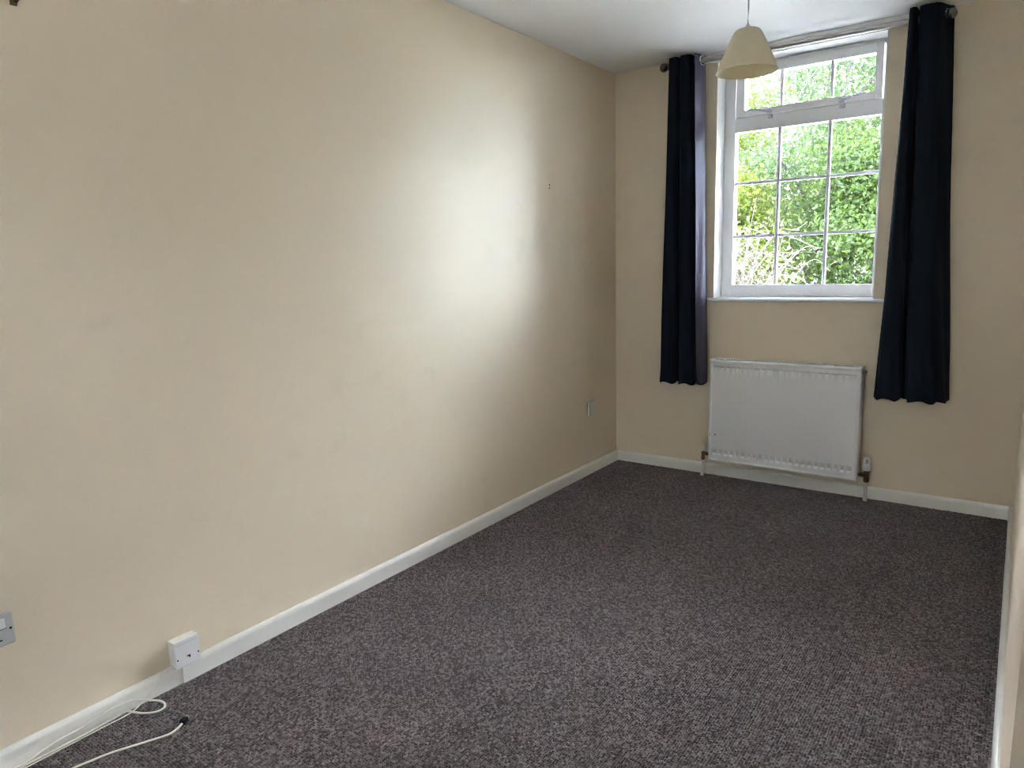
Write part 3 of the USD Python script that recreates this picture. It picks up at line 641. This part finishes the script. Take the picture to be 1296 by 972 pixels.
# ------------------------------------------------------------------ the garden outside
GZ = -0.35
m_grass = paint('rough_grass', (0.020, 0.027, 0.009), 0.9, bump=0.02, bump_scale=25, var=0.35, var_scale=2.5)
ga = trimesh.creation.box(bounds=[(-40, WT, GZ - 0.2), (40, 60, GZ)])
pv = trimesh.creation.box(bounds=[(-6, WT, GZ), (8, 3.6, GZ + 0.03)])
obj('patio', pv, paint('pale_concrete', (0.52, 0.50, 0.46), 0.85, bump=0.004, bump_scale=40, var=0.1, var_scale=3), kind='structure', smooth=False)
obj('ground', ga, m_grass, kind='structure', smooth=False)
m_bark = paint('grey_bark', (0.03, 0.026, 0.021), 0.9, bump=0.01, bump_scale=30, var=0.3, var_scale=12)
m_straw = paint('dry_straw', (0.021, 0.0150, 0.0075), 0.8, var=0.25, var_scale=14)
def leaf_mat(name, lo, hi, tr):
    return mat(name, {
        'g': ('geometry', {}), 'n': ('noise_texture', {'scale': 1.3, 'detail': 2.0}), 'ad': ('math', {'math_type': 'multiply_add', 'value2': 0.55}),
        'rr': ('math', {'math_type': 'multiply', 'value2': 0.45}),
        'r': ('rgb_ramp', {'ramp': [(0.15, lo), (0.85, hi)]}),
        'p': ('principled_bsdf', {'roughness': 0.6, 'specular_ior_level': 0.12}), 't': ('translucent_bsdf', {'color': tr}), 'mx': ('mix_closure', {'fac': 0.35})},
        [('g.position', 'n.vector'), ('g.random_per_island', 'rr.value1'), ('n.fac', 'ad.value1'), ('rr.value', 'ad.value3'), ('ad.value', 'r.fac'), ('r.color', 'p.base_color'), ('p.BSDF', 'mx.closure1'), ('t.BSDF', 'mx.closure2')], surface='mx.closure')
m_leaf_y = leaf_mat('yellow_green_leaves', (0.0197, 0.0312, 0.0041), (0.0640, 0.0771, 0.0098), (0.0615, 0.0779, 0.0057))
m_leaf_g = leaf_mat('mid_green_leaves', (0.0098, 0.0205, 0.0041), (0.0344, 0.0508, 0.0098), (0.0328, 0.0525, 0.0074))
m_leaf_b = leaf_mat('cool_green_leaves', (0.0098, 0.0197, 0.0066), (0.0312, 0.0459, 0.0172), (0.0295, 0.0476, 0.0148))

def leaves(centers, size, seed, droop=0.3):
    """Folded pointed leaves of four triangles each."""
    g = np.random.default_rng(seed)
    n = len(centers)
    d = g.normal(size=(n, 3)); d[:, 2] -= droop; d /= np.linalg.norm(d, axis=1, keepdims=True)
    s = np.cross(d, g.normal(size=(n, 3))); s /= np.linalg.norm(s, axis=1, keepdims=True)
    u = np.cross(s, d)
    L = size * g.uniform(0.7, 1.25, (n, 1)); Wd = L * g.uniform(0.24, 0.34, (n, 1))
    a, m1, tip = centers, centers + d * L * 0.45 - u * L * 0.05, centers + d * L - u * L * 0.12
    l, r = m1 + s * Wd + u * Wd * 0.35, m1 - s * Wd + u * Wd * 0.35
    V = np.stack([a, m1, tip, l, r], 1).reshape(-1, 3)
    f = np.array([(0, 1, 3), (1, 2, 3), (0, 4, 1), (1, 4, 2)])
    return trimesh.Trimesh(V, (np.arange(n)[:, None, None] * 5 + f[None]).reshape(-1, 3), process=False)

def grow(base, height, spread, seed, lean=(0, 0), nb=9, trunk_r=0.09, first=0.3):
    """Trunk and branches as polylines; returns (list of tubes, twig points)."""
    g = np.random.default_rng(seed)
    base = np.array(base, float)
    top = base + np.array([lean[0], lean[1], height])
    trunk = spline([base, base + (top - base) * 0.35 + g.normal(0, 0.08, 3), base + (top - base) * 0.7 + g.normal(0, 0.12, 3), top], 6)
    tr = tube(trunk, np.linspace(trunk_r, trunk_r * 0.18, len(trunk)), 9)
    br, tips = [], []
    for k in range(nb):
        t = first + (1 - first) * (k + g.uniform(0, 0.8)) / nb
        p0 = trunk[int(t * (len(trunk) - 1))]
        a = k * 2.4 + g.uniform(-0.5, 0.5)
        ln = spread * (1.1 - 0.55 * t) * g.uniform(0.75, 1.15)
        end = p0 + np.array([math.cos(a) * ln, math.sin(a) * ln, ln * g.uniform(0.2, 0.75)])
        pts = spline([p0, p0 + (end - p0) * 0.5 + np.array([0, 0, 0.10 * ln]) + g.normal(0, 0.05 * ln, 3), end], 6)
        br.append(tube(pts, np.linspace(trunk_r * 0.42 * (1 - 0.5 * t), 0.008, len(pts)), 6))
        tips += [pts[i] for i in range(4, len(pts))]
        for _ in range(4):
            q0 = pts[g.integers(4, len(pts))]
            q1 = q0 + g.normal(0, 0.34 * ln, 3) + (0, 0, 0.1 * ln)
            tw = spline([q0, (q0 + q1) / 2 + g.normal(0, 0.05, 3), q1], 4)
            br.append(tube(tw, np.linspace(0.010, 0.004, len(tw)), 5))
            tips += list(tw[2:])
    tips += [trunk[-1], trunk[-2], trunk[-3]]
    return tr, br, np.array(tips)

def tree(name, label, cat, base, height, spread, seed, leafm, nleaf, leaf_size, lean=(0, 0), nb=9, trunk_r=0.09, first=0.3, puff=0.28, group=None):
    g = np.random.default_rng(seed + 500)
    root = thing(name, label, cat, base)
    tr, br, tips = grow(base, height, spread, seed, lean, nb, trunk_r, first)
    obj('trunk', tr, m_bark, root, smooth=60)
    obj('branches', cat_(br), m_bark, root, smooth=60, kind='stuff')
    w = tips[g.integers(0, len(tips), nleaf)]
    c = w + g.normal(0, puff, (nleaf, 3)) * np.array([1, 1, 0.75])
    c[:, 2] = np.maximum(c[:, 2], GZ + 0.05)
    obj('foliage', leaves(c, leaf_size, seed + 900), leafm, root, smooth=False, kind='stuff')
    return root

tree('tree', 'tall loose leaved tree with a leaning forked trunk seen through the middle panes', 'tree', (-1.25, 9.0, GZ), 5.4, 2.0, 11, m_leaf_b, 12500, 0.085, lean=(0.9, 0.3), nb=13, trunk_r=0.13, first=0.3)
tree('bush', 'bright yellow green bush seen through the left panes', 'bush', (-2.05, 7.6, GZ), 2.75, 0.95, 12, m_leaf_y, 15000, 0.08, nb=12, trunk_r=0.05, first=0.12, puff=0.24)
tree('tree', 'dense mid green young tree seen through the right panes', 'tree', (0.05, 8.2, GZ), 3.1, 1.15, 13, m_leaf_g, 20000, 0.08, nb=15, trunk_r=0.07, first=0.12, puff=0.26)
tree('tree', 'pale yellow green tree with open crown behind the bright bush', 'tree', (-3.4, 11.0, GZ), 5.6, 2.3, 14, m_leaf_y, 12000, 0.10, nb=12, trunk_r=0.11, first=0.3)
tree('tree', 'cool green open tree far back on the right of the view', 'tree', (0.6, 12.5, GZ), 6.4, 2.6, 15, m_leaf_g, 12500, 0.11, nb=13, trunk_r=0.13, first=0.3)
for k, (x, y, h, s, lm, lab) in enumerate([
        (-7.0, 10.5, 4.6, 2.2, m_leaf_g, 'green garden tree furthest left of the view outside'), (-5.4, 15.5, 5.0, 2.4, m_leaf_y, 'yellowish garden tree in the back row on the left'),
        (-2.2, 16.5, 4.6, 2.4, m_leaf_g, 'round green tree in the back row behind the leaning tree'), (4.2, 10.0, 4.6, 2.2, m_leaf_g, 'green garden tree off to the right of the window'),
        (3.6, 16.5, 5.0, 2.4, m_leaf_b, 'cool green tree in the back row on the right')]):
    tree('tree', lab, 'tree', (x, y, GZ), h, s, 30 + k, lm, 10000, 0.15, nb=12, trunk_r=0.1, first=0.15, puff=0.4)

tree('bush', 'dark green bush standing right of the dense young tree', 'bush', (2.1, 8.8, GZ), 2.9, 1.2, 41, m_leaf_g, 13000, 0.085, nb=13, trunk_r=0.06, first=0.1, puff=0.3)
tree('bush', 'cool green bush beyond the right edge of the window', 'bush', (4.3, 7.4, GZ), 2.5, 1.1, 42, m_leaf_b, 11000, 0.085, nb=13, trunk_r=0.06, first=0.1, puff=0.3)
tree('bush', 'yellow green bush beyond the left edge of the window', 'bush', (-4.6, 8.0, GZ), 2.8, 1.2, 43, m_leaf_y, 11000, 0.09, nb=13, trunk_r=0.06, first=0.1, puff=0.3)

# dry pale shrub with arching stems, below left
g = np.random.default_rng(77)
ds = thing('dry_shrub', 'pale straw coloured dry shrub with arching bare stems at the bottom left panes', 'shrub', (-1.15, 5.2, GZ))
stems = []
for k in range(70):
    b = np.array([-1.15 + g.normal(0, 0.28), 5.2 + g.normal(0, 0.22), GZ])
    a = g.uniform(0, 2 * math.pi); ln = g.uniform(0.2, 0.75); hh = g.uniform(1.25, 1.95)
    e = b + (math.cos(a) * ln, math.sin(a) * ln * 0.6, hh)
    mid = (b + e) / 2 + (math.cos(a) * -0.05, 0, 0.25)
    tipp = e + (math.cos(a) * 0.25, math.sin(a) * 0.1, g.uniform(-0.18, 0.08))
    pth = spline([b, mid, e, tipp], 6)
    stems.append(tube(pth, np.linspace(0.011, 0.004, len(pth)), 5))
    for _ in range(3):
        q = pth[g.integers(8, len(pth))]; q1 = q + g.normal(0, 0.14, 3) + (0, 0, 0.05)
        stems.append(tube(spline([q, (q + q1) / 2 + g.normal(0, 0.02, 3), q1], 3), 0.0045, 4))
obj('stems', cat_(stems), m_straw, ds, smooth=60, kind='stuff')
cc = np.array([[-1.15, 5.2, 1.15]]) + g.normal(0, 1, (1500, 3)) * (0.42, 0.3, 0.32)
obj('dry_leaves', leaves(cc, 0.06, 78), m_straw, ds, smooth=False, kind='stuff')
